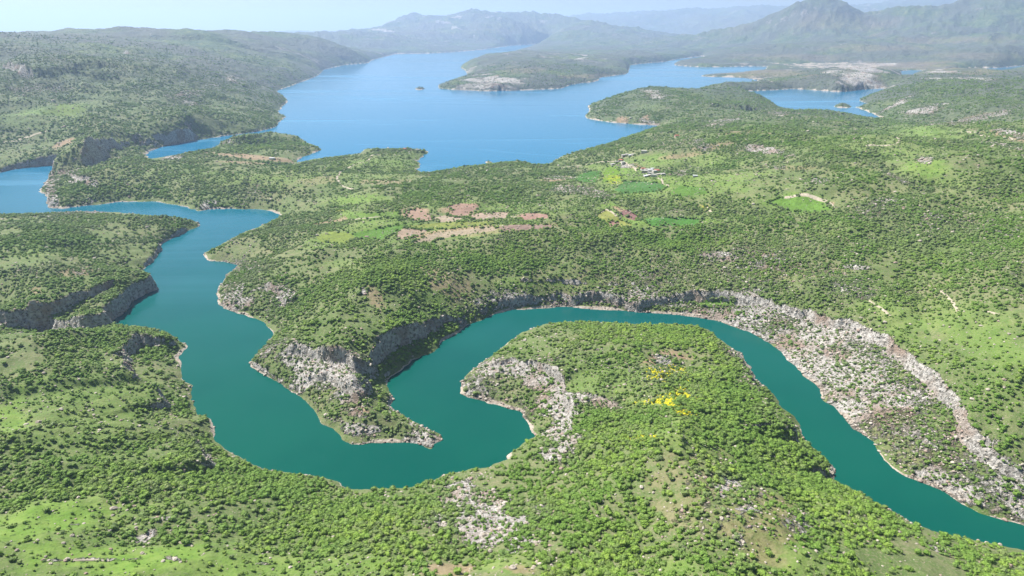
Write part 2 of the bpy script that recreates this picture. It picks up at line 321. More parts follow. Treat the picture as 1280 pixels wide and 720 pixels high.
# ------------------------------------------------------------------ ground cover, given as patches: (px, py, rx, ry, turn, strength)
LV = np.log(RR)
wx = fbm(TH, LV*1.6, 0.05, 5, 101, 0.62)*1.5; wy = fbm(TH, LV*1.6, 0.05, 5, 103, 0.62)*1.5
def patches(lst, soft=0.6, warp=0.7):
    M = np.zeros_like(X)
    for px, py, rx, ry, ang, st in lst:
        a = math.radians(ang); c, s = math.cos(a), math.sin(a); R = max(rx, ry)*1.8
        sel = np.nonzero((np.abs(PX-px) < R) & (np.abs(PY-py) < R))
        dx = PX[sel]-px; dy = PY[sel]-py
        q = np.hypot((dx*c+dy*s)/rx+wx[sel]*warp, (-dx*s+dy*c)/ry+wy[sel]*warp)
        M[sel] = np.maximum(M[sel], st*(1-sstep(1-soft, 1+soft, q)))
    return M
rock_p = [(605,652,62,34,20,1.15),(575,616,24,12,-40,.95),(680,640,30,12,10,.6),(912,608,14,10,0,1),(938,636,14,9,0,.8),(922,678,12,10,0,.8),(905,650,60,65,-20,.5),(1000,655,30,12,30,.6),(545,552,14,8,20,1),(495,553,50,3,0,.9),(525,535,20,4,25,.9),(490,508,5,14,0,.9),
 (1100,500,75,32,33,.55),(1000,440,60,22,25,.5),(1180,560,70,36,33,.55),(1240,620,50,25,30,.5),(1120,470,40,18,30,.5),(930,400,50,12,10,.5),(1060,430,40,16,20,.5),(860,392,34,7,0,1),
 (1060,540,40,24,40,.55),(1235,560,34,6,42,.8),
 (410,465,50,30,10,.95),(440,470,20,34,0,.9),(370,445,36,18,10,.8),(345,365,30,16,20,.7),(295,375,20,22,20,.8),(310,330,30,14,0,.55),(450,535,28,10,5,.8),(520,545,30,10,12,.8),(450,515,26,9,5,.6),
 (640,465,44,16,10,.85),(690,475,30,20,30,.9),(700,510,22,26,0,.95),(705,550,20,26,-20,.95),(690,565,20,9,0,.9),(740,498,36,8,10,.8),(800,470,60,22,0,.45),(830,452,20,7,0,.9),(770,460,40,16,0,.4),
 (930,455,14,40,-35,.6),(1010,555,10,30,-35,.4),(1040,590,7,12,0,1),(1120,640,14,4,35,.7),(1200,612,75,16,27,.75),(1060,515,60,12,42,.7),(1180,690,26,5,28,.7),
 (760,372,170,12,0,.65),(850,350,140,28,0,.5),(720,310,60,16,0,.3),(900,322,26,7,0,.8),(1000,340,90,40,10,.42),(1070,335,20,4,5,.8),(960,310,60,20,0,.35),
 (600,300,60,8,0,.2),(1015,250,30,6,0,.3),(1110,250,20,4,0,.9),(1090,262,50,12,-10,.5),(1180,280,80,30,0,.45),(1250,320,60,60,0,.4),(1080,360,60,14,10,.4),(1230,500,40,40,0,.3),
 (950,188,36,5,8,.95),(975,210,12,3,0,.6),(1015,225,18,4,0,.8),(1158,200,14,5,0,.9),(905,152,30,5,-15,.7),(870,178,20,8,25,.6),(840,182,40,8,0,.4),(1120,222,40,4,28,.6),(1050,310,90,14,0,.42),
 (60,335,30,9,0,.35),(105,340,20,7,0,.5),(25,340,25,6,0,.5),(50,435,20,4,0,.3),(170,300,40,6,-10,.4),(100,265,50,3,0,.5),(190,372,20,8,-30,.3),(62,240,12,24,0,.9),(100,224,24,7,20,1),
 (215,197,16,3,-5,.95),(620,105,60,9,0,.9),(600,90,20,7,0,.7),(780,150,6,4,0,.5),(805,150,18,7,0,.7),(815,115,22,7,20,.75),(960,140,40,5,10,.5),(1075,97,40,14,10,1.2),(1150,98,40,3,3,.7),(1225,98,30,3,4,.9),
 (1120,130,34,3,-28,.75),(1160,137,34,5,-6,.85),(1220,147,60,5,-10,.7),(1260,165,30,6,10,.8),(1260,183,30,3,10,.8),(1120,82,70,5,2,.7),(1000,92,60,7,0,.6),(900,92,40,3,0,.4),(930,80,10,2,0,.9),
 (620,640,15,12,0,.5),(300,165,20,2,-5,.3),(255,110,50,8,-15,.6),(235,128,20,4,0,.6),(80,70,30,10,0,.55),(40,110,40,8,0,.5),(150,80,50,12,10,.45),(15,65,20,10,0,.5),(500,35,40,14,0,.4),(600,30,60,12,0,.4),
 (230,240,30,6,0,.25),(260,255,14,5,-10,.8),(320,240,25,12,-30,.5),(120,250,30,6,0,.4),(420,165,1,1,0,.1),(1045,15,40,12,0,.5),(700,70,60,6,0,.35),(730,240,60,5,8,.7),(700,222,20,3,0,.7),(780,208,18,3,0,.7),(850,215,8,4,0,.5),
 (205,648,14,3,0,.9),(180,672,16,7,-15,.7),(110,700,50,3,0,.5),(220,700,18,3,15,.6),(95,655,10,4,0,.5),(60,700,20,3,0,.4),(335,705,14,3,0,.6),(130,565,30,4,0,.4),
 (820,265,70,8,10,.35),(760,265,40,6,0,.4),(910,280,60,6,5,.35),(560,340,40,14,30,.35),(470,385,12,14,30,.4),(455,365,6,4,0,.9)]
meadow_p = [(60,650,110,26,-8,1),(150,700,160,20,0,1),(15,520,24,30,0,.9),(110,520,80,60,0,.45),(330,710,140,16,0,.7),(960,660,45,40,40,.6),(985,700,36,20,0,.6),(840,710,30,12,0,.7),(635,706,50,12,0,.6),
 (430,295,40,8,-10,.95),(470,285,40,10,0,.7),(450,270,30,5,0,.9),(560,290,90,8,-5,.7),(780,270,30,12,30,.8),(1000,254,44,9,3,1),(820,230,90,14,0,.75),(770,215,30,10,0,.9),(900,230,60,16,0,.55),(860,275,60,5,2,.9),
 (1150,400,60,16,20,.5),(1200,400,70,20,10,.4),(1120,410,30,12,30,.5),(1160,215,40,14,20,.8),(1240,430,40,30,0,.5),(1080,180,80,12,5,.4),(1150,165,50,8,0,.7),(910,378,40,3,0,1),(1250,470,40,40,0,.2),
 (700,352,60,5,0,.6),(540,370,20,8,0,.6),(440,250,40,8,0,.8),(370,225,40,10,0,.5),(480,205,60,10,0,.6),(450,222,40,6,0,.5),(820,200,30,6,0,.6),(880,200,40,10,0,.5),(75,138,40,8,-5,.9),(30,150,40,8,0,.5),
 (780,480,60,30,0,.35),(850,540,30,20,0,.6),(880,560,40,8,30,.5),(640,262,80,8,0,.5),(560,255,40,6,0,.5),(430,330,40,6,0,.3),(300,225,60,8,0,.4),(150,250,50,6,0,.2),(60,310,60,10,0,.3),(810,130,20,4,0,.5)]
soil_p = [(523,267,18,6,5,1),(577,262,22,6,-8,1),(610,269,26,4,0,1),(668,270,20,3,0,.9),(655,284,36,3.5,-4,.8),(560,290,60,4,-6,.9),(512,292,18,5,-8,.7),(600,290,40,4,-6,.5),(785,268,13,4,28,1),(770,280,10,4,0,.9),
 (430,275,40,2.2,-8,.8),(450,270,20,2,-5,.7),(560,355,40,16,30,.5),(470,375,10,20,-30,.6),(790,208,12,3,0,.7),(700,224,20,3.5,-8,.9),(455,513,12,5,0,.9),(825,450,30,8,-5,1.1),(110,98,1,1,0,.1),
 (80,178,14,3.5,-25,.95),(1015,262,1,1,0,.1),(300,195,40,3,5,.9),(350,200,20,3,5,.8),(300,203,30,1.5,4,.7),(720,350,60,20,0,.25),(990,340,60,12,0,.3),(960,318,10,3,0,.9),(650,712,20,6,0,.6),(560,712,30,7,0,.7),
 (775,150,9,4,-5,1),(805,148,10,4,-40,.9),(815,117,10,4,0,.7),(960,92,50,5,0,.7),(1080,92,30,10,20,.55),(1130,82,70,5,0,.8),(1000,72,80,5,0,.55),(1100,60,80,4,0,.6),(1200,50,70,5,0,.6),(1230,70,60,5,0,.5),
 (1160,138,30,3,-6,.7),(1220,147,40,4,-10,.6),(1260,168,40,6,10,.7),(1000,210,40,3,0,.4),(880,185,30,4,-10,.6),(850,195,30,3,-5,.6),(930,166,30,2,0,.6),(480,228,30,3,0,.5),(400,226,22,5,-5,.4),
 (100,340,22,6,0,.6),(45,362,9,5,0,.6),(120,220,1,1,0,.1),(1210,90,60,3,0,.6),(650,88,25,4,0,.5),(740,95,40,3,0,.6),(1060,30,60,12,0,.6),(900,30,60,10,0,.35),(540,40,60,12,0,.4),(640,35,60,10,0,.4),
 (1210,560,50,20,40,.25),(1100,520,90,30,35,.3),(950,665,50,50,-20,.5),(870,620,50,60,-30,.32),(1040,255,5,3,0,1)]
yellow_p = [(850,494,8,8,0,1),(828,500,26,5,-3,.95),(822,470,12,6,10,.75),(806,548,12,4,0,.55),(845,505,16,4,0,.7),(852,515,10,4,0,.5),(835,465,14,5,0,.6),(783,545,6,3,0,.5),(762,222,18,2.5,0,.4),(766,228,10,5,0,.4),(855,480,5,6,0,.6),(880,258,10,5,20,.5),(424,264,6,2,0,.5)]
forest_p = [(560,330,90,18,0,.8),(420,280,30,8,0,.3),(820,300,110,14,0,.7),(480,340,40,20,0,.8),(120,600,130,34,-6,.9),(280,600,110,30,15,.8),(450,650,110,30,0,.7),(750,640,110,50,0,.7),(900,520,50,70,-30,.95),(1040,650,80,50,35,1),(760,560,70,30,0,.8),
 (980,570,40,30,30,.9),(820,420,100,14,0,.8),(500,440,40,40,0,1),(575,405,50,14,-20,.9),(130,240,80,10,0,.8),(250,240,60,20,0,.7),(340,180,50,9,0,1),(470,210,60,9,0,.6),(580,250,70,14,0,.6),(640,240,60,12,0,.5),
 (60,300,90,16,0,.6),(940,330,70,10,10,.6),(1040,380,50,10,10,.5),(1200,340,80,14,10,.3),(1000,180,100,10,8,.6),(900,175,50,8,0,.5),(190,435,30,14,0,.7),(1200,110,70,12,0,.6),(1240,540,30,24,45,.4),(1280,460,60,40,0,.4)]
def poly_patch(M, P, st):
    A_ = np.array(P, float); sel = np.nonzero((PX > A_[:, 0].min()-10) & (PX < A_[:, 0].max()+10) & (PY > A_[:, 1].min()-10) & (PY < A_[:, 1].max()+10))
    x = PX[sel]+wx[sel]*14; y = PY[sel]+wy[sel]*9; ins = pip(x, y, P)
    M[sel] = np.where(ins, np.maximum(M[sel], st+0.25*fbm(X[sel], Y[sel], 50, 3, 121)), M[sel]); return M
rock = patches(rock_p)
rock = poly_patch(rock, [(822,376),(880,374),(960,376),(1040,402),(1120,444),(1160,466),(1200,525),(1300,600),(1300,665),(1180,616),(1100,566),(1030,500),(960,427),(870,396)], .52)
rock = poly_patch(rock, [(330,400),(350,425),(420,440),(450,470),(450,500),(480,520),(550,550),(440,556),(390,510),(312,460)], .38)
rock = poly_patch(rock, [(575,480),(620,450),(680,445),(720,470),(715,520),(700,570),(665,570),(665,540),(640,512),(580,495)], .40)
rock = poly_patch(rock, [(270,330),(300,335),(350,350),(380,380),(345,415),(300,392),(272,378)], .38)
meadow = patches(meadow_p); soil = patches(soil_p, 0.35, 0.6); yellow = patches(yellow_p, 0.8, 0.9); forest = patches(forest_p)
# steepness adds bare rock
dzr = np.gradient(Hh, axis=0)/np.gradient(rr)[:, None]; dzt = np.gradient(Hh, axis=1)/(np.gradient(th)[None, :]*RR)
steep = np.hypot(dzr, dzt); soil = soil*(1-.45*sstep(2500, 7000, RR))
rock = np.maximum(rock, Cmask*0.95); rock = np.maximum(rock, sstep(1.15, 1.7, steep)*(RR < 3500))
rn = fbm(X, Y, 26, 4, 111)
far = sstep(2000, 5500, RR)
rock = np.clip(rock*(1-.3*far) + 0.22*sstep(.1, .5, fbm(X, Y, 190, 4, 113))*(1-far) + far*0.55*sstep(0.12, 0.5, fbm(X, Y, 420, 6, 115, .62)), 0, 1)
shn = np.clip(0.5+2.0*fbm(X, Y, 45, 3, 119), 0.05, 1.6)
shore = np.where(SD > 0, np.exp(-(np.maximum(Hh, 0)/((2.4+0.0006*RR)*shn))**2)*(1-.6*away), 1.0)

# ------------------------------------------------------------------ mesh helpers
COL = sc.collection
def link(o, parent=None):
    COL.objects.link(o)
    if parent is not None: o.parent = parent
    return o
def tag(o, label=None, cat=None, group=None, kind=None):
    if label: o['label'] = label
    if cat: o['category'] = cat
    if group: o['group'] = group
    if kind: o['kind'] = kind
    return o
def mesh_np(name, co, quads, mat, smooth=True):
    me = bpy.data.meshes.new(name); n = len(quads); k = quads.shape[1]
    me.vertices.add(len(co)); me.vertices.foreach_set('co', np.ascontiguousarray(co, np.float32).ravel())
    me.loops.add(n*k); me.loops.foreach_set('vertex_index', np.ascontiguousarray(quads, np.int32).ravel())
    me.polygons.add(n); me.polygons.foreach_set('loop_start', np.arange(0, n*k, k, dtype=np.int32))
    me.update(calc_edges=True)
    if smooth: me.polygons.foreach_set('use_smooth', np.ones(n, bool))
    if mat: me.materials.append(mat)
    return me
class N:   # small node helper
    def __init__(s, name):
        s.m = bpy.data.materials.new(name); s.m.use_nodes = True; s.t = s.m.node_tree; s.t.nodes.clear()
        s.out = s.t.nodes.new('ShaderNodeOutputMaterial'); s.b = s.t.nodes.new('ShaderNodeBsdfPrincipled')
        s.t.links.new(s.b.outputs[0], s.out.inputs[0]); s.b.inputs['Roughness'].default_value = 0.9
        s.b.inputs['Specular IOR Level'].default_value = 0.2
    def n(s, typ, **k):
        o = s.t.nodes.new(typ)
        for a, v in k.items(): setattr(o, a, v)
        return o
    def l(s, a, b): s.t.links.new(a, b)
    def attr(s, name):
        o = s.n('ShaderNodeAttribute', attribute_name=name); return o.outputs['Fac']
    def sep(s, name):
        o = s.n('ShaderNodeAttribute', attribute_name=name); q = s.n('ShaderNodeSeparateColor'); s.l(o.outputs['Color'], q.inputs[0]); return q.outputs
    def noise(s, scale, detail=4, rough=0.6, vec=None, dist=0.0):
        o = s.n('ShaderNodeTexNoise'); o.inputs['Scale'].default_value = scale; o.inputs['Detail'].default_value = detail
        o.inputs['Roughness'].default_value = rough; o.inputs['Distortion'].default_value = dist
        if vec is None:
            g = s.n('ShaderNodeNewGeometry'); vec = g.outputs['Position']
        s.l(vec, o.inputs['Vector']); return o.outputs['Fac']
    def ramp(s, fac, a, b, ca=0.0, cb=1.0):
        o = s.n('ShaderNodeMapRange', interpolation_type='SMOOTHSTEP'); s.l(fac, o.inputs[0])
        o.inputs[1].default_value = a; o.inputs[2].default_value = b; o.inputs[3].default_value = ca; o.inputs[4].default_value = cb; return o.outputs[0]
    def math(s, op, a, b=None, clamp=False):
        o = s.n('ShaderNodeMath', operation=op, use_clamp=clamp)
        for i, v in enumerate((a, b)):
            if v is None: continue
            if isinstance(v, (int, float)): o.inputs[i].default_value = v
            else: s.l(v, o.inputs[i])
        return o.outputs[0]
    def mix(s, fac, a, b, blend='MIX'):
        o = s.n('ShaderNodeMix', data_type='RGBA', blend_type=blend)
        for i, v in ((0, fac), (6, a), (7, b)):
            if isinstance(v, (int, float)): o.inputs[i].default_value = v
            elif isinstance(v, tuple): o.inputs[i].default_value = (*v, 1)
            else: s.l(v, o.inputs[i])
        return o.outputs[2]
    def bump(s, h, dist, strength=1.0):
        o = s.n('ShaderNodeBump'); o.inputs['Distance'].default_value = dist; o.inputs['Strength'].default_value = strength
        s.l(h, o.inputs['Height']); s.l(o.outputs[0], s.b.inputs['Normal'])

# ------------------------------------------------------------------ ground material
def ground_material(name, field=None):
    k = N(name)
    c1 = k.sep('cover'); c2 = k.sep('cover_more')          # rock, meadow, soil / yellow, forest, shore
    fine = k.noise(0.55, 5, 0.7); mid = k.noise(0.06, 5, 0.65); big = k.noise(0.008, 4, 0.6)
    speck = k.noise(0.28, 3, 0.6)
    grass = k.mix(k.ramp(mid, .35, .65), (.100, .145, .046), (.170, .175, .085))
    grass = k.mix(k.ramp(big, .35, .68), grass, (.088, .140, .036))
    grass = k.mix(k.ramp(fine, .48, .70), grass, (.235, .205, .135))
    grass = k.mix(k.ramp(speck, .60, .70), grass, (.07, .10, .03))
    lush = k.mix(k.ramp(mid, .3, .7), (0.109, 0.202, 0.027), (0.168, 0.244, 0.052))
    lush = k.mix(k.ramp(speck, .55, .72), lush, (0.076, 0.134, 0.025))
    g = k.mix(c1[1], grass, lush)
    # far scrub reads as dark flecks; flecks are real bush colour on the ground beyond the modelled bushes
    fleck = k.ramp(k.noise(0.035, 4, 0.75), .45, .58)
    g = k.mix(k.math('MULTIPLY', fleck, k.attr('far_scrub')), g, (0.050, 0.084, 0.032))
    wood = k.ramp(k.noise(.0045, 6, .75), .44, .56)
    g = k.mix(k.math('MULTIPLY', k.math('MULTIPLY', wood, .75), k.attr('far_bare')), g, (.048, .082, .044))
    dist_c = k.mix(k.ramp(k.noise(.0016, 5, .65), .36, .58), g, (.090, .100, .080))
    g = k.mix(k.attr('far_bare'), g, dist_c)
    bare = k.mix(k.ramp(mid, .3, .7), (0.252, 0.176, 0.109), (0.302, 0.227, 0.151))
    bare = k.mix(k.ramp(speck, .5, .75), bare, (0.168, 0.092, 0.063))
    if field: bare = k.mix(k.ramp(k.noise(0.15, 4), .35, .65), field, tuple(x*0.75 for x in field))
    sm = k.math('MULTIPLY', c1[2], k.ramp(k.math('ADD', mid, k.math('MULTIPLY', c1[2], .5)), .45, .75))
    g = k.mix(sm if not field else 1.0, g, bare)
    v = k.n('ShaderNodeTexVoronoi'); v.inputs['Scale'].default_value = 0.22
    gg = k.n('ShaderNodeNewGeometry'); k.l(gg.outputs['Position'], v.inputs['Vector'])
    rk = k.mix(k.ramp(fine, .35, .65), (0.185, 0.168, 0.151), (0.319, 0.298, 0.269))
    rk = k.mix(k.ramp(v.outputs['Distance'], .1, .9), rk, (.50, .475, .44))
    rk = k.mix(k.ramp(k.noise(0.02, 3), .5, .66), rk, (0.277, 0.210, 0.168))
    rk = k.mix(k.ramp(speck, .56, .64), rk, (0.109, 0.101, 0.084))
    rthr = k.math('ADD', k.math('MULTIPLY', k.math('ADD', k.noise(0.16, 5, 0.72), k.math('MULTIPLY', k.noise(0.012, 5, 0.7), .55)), 1.0), k.math('MULTIPLY', c1[0], .85))
    rm = k.ramp(rthr, 1.17, 1.36)
    if field: rm = k.math('MULTIPLY', rm, 0.0)
    g = k.mix(rm, g, rk)
    ym = k.ramp(k.math('ADD', k.noise(0.3, 4, 0.7), k.math('MULTIPLY', c2[0], .8)), .68, 1.05)
    g = k.mix(ym, g, (0.46, 0.44, 0.02))
    sh = k.mix(k.ramp(k.noise(0.25, 5), .35, .65), (0.286, 0.235, 0.185), (0.437, 0.386, 0.328))
    g = k.mix(k.ramp(k.math('ADD', c2[2], k.math('MULTIPLY', mid, .6)), .75, 1.0), g, sh)
    k.l(g, k.b.inputs['Base Color'])
    hh = k.math('ADD', k.math('MULTIPLY', fine, k.math('ADD', k.math('MULTIPLY', rm, 1.5), .5)), k.math('MULTIPLY', speck, k.math('ADD', k.math('MULTIPLY', rm, 2.5), .8)))
    hh = k.math('ADD', hh, k.math('MULTIPLY', k.noise(0.11, 4, .75), k.math('MULTIPLY', rm, 3.5)))
    hh = k.math('ADD', hh, k.math('MULTIPLY', k.noise(0.007, 5, .7), k.math('MULTIPLY', k.attr('far_bare'), 60.0)))
    k.bump(hh, 1.0)
    return k.m
M_ground = ground_material('hill_ground')

# fields are cut out of the same sheet: outline in picture points
fields = [
 ('ploughed_field', [(505,264),(520,261),(530,263),(536,269),(545,274),(532,276),(508,273)], (0.304, 0.207, 0.153)),
 ('ploughed_field', [(560,258),(575,254),(597,256),(600,260),(588,267),(575,272),(556,270),(566,264)], (0.271, 0.175, 0.133)),
 ('fallow_field', [(540,273),(556,269),(578,273),(572,277),(550,278)], (0.328, 0.267, 0.195)),
 ('fallow_field', [(584,272),(598,266),(636,265),(634,272),(600,275)], (0.325, 0.246, 0.186)),
 ('ploughed_field', [(648,270),(660,266.5),(688,268),(686,273),(652,275)], (0.286, 0.177, 0.141)),
 ('ploughed_field', [(624,284),(636,281),(690,281),(688,285),(640,290),(625,290)], (0.237, 0.165, 0.135)),
 ('fallow_field', [(498,289),(505,285),(535,288),(530,293),(510,298),(495,300)], (0.284, 0.212, 0.151)),
 ('fallow_field', [(520,300),(545,291),(600,285),(622,283),(620,288),(575,294),(540,301),(515,304)], (0.296, 0.242, 0.169)),
 ('grass_field', [(394,295),(412,289),(438,291),(446,298),(430,305),(402,303)], (0.155, 0.205, 0.037)),
 ('grass_field', [(440,292),(470,286),(505,280),(500,288),(480,300),(450,299)], (0.081, 0.171, 0.021)),
 ('grass_field', [(432,270),(455,266),(500,264),(498,270),(470,274),(436,276)], (0.109, 0.188, 0.028)),
 ('grass_field', [(510,282),(560,278),(618,276),(615,281),(560,286),(520,287)], (0.173, 0.205, 0.045)),
 ('meadow', [(744,271),(757,261),(766,264),(775,275),(790,281),(785,284),(765,284)], (0.219, 0.238, 0.058)),
 ('ploughed_field', [(770,265),(783,262),(799,270),(795,276),(784,272)], (0.224, 0.121, 0.109)),
 ('ploughed_field', [(760,277),(772,276),(774,284),(762,284)], (0.284, 0.163, 0.133)),
 ('grass_field', [(958,253),(975,247),(1000,245),(1030,252),(1040,262),(1015,266),(985,264)], (0.109, 0.206, 0.031)),
 ('grass_field', [(718,222),(735,214),(752,214),(745,228),(722,228)], (0.053, 0.146, 0.018)),
 ('grass_field', [(752,227),(758,209),(772,209),(778,224),(766,228)], (0.118, 0.206, 0.017)),
 ('grass_field', [(768,238),(780,226),(822,228),(835,234),(820,240),(780,242)], (0.063, 0.154, 0.032)),
 ('grass_field', [(835,242),(850,232),(880,234),(885,242),(850,246)], (0.090, 0.179, 0.025)),
 ('grass_field', [(800,274),(830,271),(880,274),(870,282),(815,283)], (0.063, 0.171, 0.026)),
 ('grass_field', [(862,379),(885,375),(915,375),(918,380),(880,383)], (0.098, 0.188, 0.025)),
 ('grass_field', [(52,142),(75,131),(95,130),(110,137),(85,146)], (0.128, 0.188, 0.038)),
]
idx = (np.arange(NR-1)[:, None]*NT+np.arange(NT-1)[None, :])
quads = np.stack([idx, idx+1, idx+1+NT, idx+NT], -1).reshape(-1, 4)
fx = (PX[:-1, :-1]+PX[1:, 1:]).ravel()/2; fy = (PY[:-1, :-1]+PY[1:, 1:]).ravel()/2
vis = np.ones(len(fx), bool)
owner = np.full(len(fx), -1, np.int32)
fwx = (wx[:-1, :-1]).ravel(); fwy = (wy[:-1, :-1]).ravel(); frr = RR[:-1, :-1].ravel()
for k_, (nm, P, c) in enumerate(fields):
    A_ = np.array(P, float); s = np.nonzero((fx > A_[:, 0].min()-3) & (fx < A_[:, 0].max()+3) & (fy > A_[:, 1].min()-2) & (fy < A_[:, 1].max()+2) & (frr > 700) & (frr < 4000))[0]
    ins = pip(fx[s]+fwx[s]*1.2, fy[s]+fwy[s]*0.4, P); owner[s[ins]] = k_
co = np.stack([X.ravel(), Y.ravel(), Hh.ravel()], 1)
far_scrub = sstep(1800, 4200, RR)*np.clip(1-0.8*meadow-0.7*soil-0.6*rock, 0, 1)*0.9
covA = np.stack([rock, meadow, soil, np.ones_like(rock)], -1).reshape(-1, 4).astype(np.float32)
covB = np.stack([yellow, forest, shore, np.ones_like(rock)], -1).reshape(-1, 4).astype(np.float32)
def sheet(name, q, mat):
    used, inv = np.unique(q, return_inverse=True)
    me = mesh_np(name, co[used], inv.reshape(-1, 4), mat)
    for nm, a in (('cover', covA), ('cover_more', covB)):
        at = me.color_attributes.new(nm, 'FLOAT_COLOR', 'POINT'); at.data.foreach_set('color', np.ascontiguousarray(a[used]).ravel())
    for nm, a in (('far_scrub', far_scrub), ('far_bare', far)):
        at = me.attributes.new(nm, 'FLOAT', 'POINT'); at.data.foreach_set('value', a.ravel()[used].astype(np.float32))
    return link(bpy.data.objects.new(name, me))
# the ground: near hills, the left range, the far mountains
ground = sheet('hills', quads[owner < 0], M_ground); tag(ground, kind='structure')
fmats = {}
for k_, (nm, P, c) in enumerate(fields):
    q = quads[owner == k_]
    if len(q) < 2: continue
    if c not in fmats: fmats[c] = ground_material('field_soil', c)
    tag(sheet(nm, q, fmats[c]), kind='structure')

# ------------------------------------------------------------------ water
k = N('lake_water')
pos = k.n('ShaderNodeNewGeometry').outputs['Position']
sepx = k.n('ShaderNodeSeparateXYZ'); k.l(pos, sepx.inputs[0])
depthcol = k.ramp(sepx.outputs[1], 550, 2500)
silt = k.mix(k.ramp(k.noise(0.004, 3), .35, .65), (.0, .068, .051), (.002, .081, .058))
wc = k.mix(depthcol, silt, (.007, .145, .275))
mp = k.n('ShaderNodeMapping'); mp.inputs['Scale'].default_value = (.00045, .0022, 1); mp.inputs['Rotation'].default_value = (0, 0, -.25); k.l(pos, mp.inputs[0])
streak = k.ramp(k.noise(1.0, 6, .68, mp.outputs[0], 1.2), .48, .66)
wc = k.mix(k.math('MULTIPLY', streak, k.math('MULTIPLY', depthcol, .6)), wc, (.10, .27, .42))  # pale sheen of the wind streaks painted into the water colour
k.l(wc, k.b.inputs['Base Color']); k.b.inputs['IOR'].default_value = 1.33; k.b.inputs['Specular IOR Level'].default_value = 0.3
k.l(k.math('ADD', k.math('MULTIPLY', streak, .12), .12), k.b.inputs['Roughness'])
k.bump(k.math('ADD', k.noise(0.35, 4, .6), k.math('MULTIPLY', k.noise(0.05, 2), 2.0)), 0.25, 0.5)
M_water = k.m
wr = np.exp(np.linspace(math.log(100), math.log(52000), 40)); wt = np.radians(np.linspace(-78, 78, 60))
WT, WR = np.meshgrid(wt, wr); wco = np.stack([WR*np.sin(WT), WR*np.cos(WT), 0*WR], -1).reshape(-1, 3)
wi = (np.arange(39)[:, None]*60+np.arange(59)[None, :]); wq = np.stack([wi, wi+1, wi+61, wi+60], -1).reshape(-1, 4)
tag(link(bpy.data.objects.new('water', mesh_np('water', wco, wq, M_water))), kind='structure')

# ------------------------------------------------------------------ haze
hz = N('haze_air'); hz.t.nodes.remove(hz.b)
pv = hz.n('ShaderNodeVolumePrincipled'); pv.inputs['Color'].default_value = (.52, .69, 1.0, 1); pv.inputs['Density'].default_value = 4.6e-5
pv.inputs['Anisotropy'].default_value = 0.25
hz.l(pv.outputs[0], hz.out.inputs['Volume'])
hx, y0, y1, z0, z1 = 56000, -3000, 58000, -16.0, max(float(Hh.max()), CAMZ)+30
hco = np.array([(-hx,y0,z0),(hx,y0,z0),(hx,y1,z0),(-hx,y1,z0),(-hx,y0,z1),(hx,y0,z1),(hx,y1,z1),(-hx,y1,z1)])
hq = np.array([(0,3,2,1),(4,5,6,7),(0,1,5,4),(1,2,6,5),(2,3,7,6),(3,0,4,7)])
tag(link(bpy.data.objects.new('haze', mesh_np('haze', hco, hq, hz.m, False))), kind='stuff')
print('NR NT', NR, NT, 'max', Hh.max())

# ------------------------------------------------------------------ standing things: sampling the ground
R2 = np.random.default_rng(42)
def scatter(D0, rmin, rmax, rbreak, power):
    """candidates with an even density D0 per square metre up to rbreak, thinning beyond"""
    half = math.radians(51); r = np.linspace(rmin, rmax, 4000)
    Dn = D0*np.where(r < rbreak, 1.0, (rbreak/r)**power); cdf = np.cumsum(Dn*r)*(r[1]-r[0])*2*half; n = int(cdf[-1])
    rs = np.interp(R2.random(n)*cdf[-1], cdf, r); ts = (R2.random(n)*2-1)*half
    return rs*np.sin(ts), rs*np.cos(ts), rs
slp = steep

# ---- bushes
import bmesh
def lump(bm, c, rad, sub, rough, seed, squash=0.85):
    g_ = np.random.default_rng(seed)
    res = bmesh.ops.create_icosphere(bm, subdivisions=sub, radius=1.0)
    for v in res['verts']:
        k_ = 1+rough*(g_.random()-0.5)*2
        v.co = Vector((c[0]+v.co.x*rad*k_, c[1]+v.co.y*rad*k_, c[2]+v.co.z*rad*squash*k_))
def bm_mesh(name, bm, mat, smooth=False):
    me = bpy.data.meshes.new(name); bm.to_mesh(me); bm.free()
    for p in me.polygons: p.use_smooth = smooth
    me.materials.append(mat); return me

def foliage_material(name, cols, dry):
    k = N(name)
    oi = k.n('ShaderNodeObjectInfo').outputs['Random']
    cr = k.n('ShaderNodeValToRGB'); k.l(oi, cr.inputs[0]); e = cr.color_ramp.elements
    while len(e) < len(cols): e.new(0.5)
    for i, c in enumerate(cols): e[i].position = i/(len(cols)-1); e[i].color = (*c, 1)
    at = k.n('ShaderNodeAttribute', attribute_name='dry', attribute_type='INSTANCER')
    c = k.mix(at.outputs['Fac'], cr.outputs[0], dry)
    c = k.mix(k.ramp(k.noise(0.012, 3), .35, .7), c, (.09, .185, .024))
    tc = k.n('ShaderNodeTexCoord').outputs['Object']
    c = k.mix(k.ramp(k.noise(4.5, 3, .7, tc), .42, .68), c, k.mix(0.5, c, (.27, .34, .09)))
    k.l(c, k.b.inputs['Base Color']); k.b.inputs['Roughness'].default_value = .75
    k.bump(k.noise(5, 3, .7, tc), 0.25)
    return k.m
M_leaf = foliage_material('oak_leaves', [(0.099, 0.164, 0.029),(0.178, 0.288, 0.034),(0.129, 0.232, 0.029),(0.218, 0.317, 0.045),(0.084, 0.139, 0.032),(0.198, 0.238, 0.094)], (0.130, 0.172, 0.085))
M_bark = N('bark'); M_bark.b.inputs['Base Color'].default_value = (.10, .075, .055, 1); M_bark = M_bark.m
leaf_meshes, bark_meshes = [], []
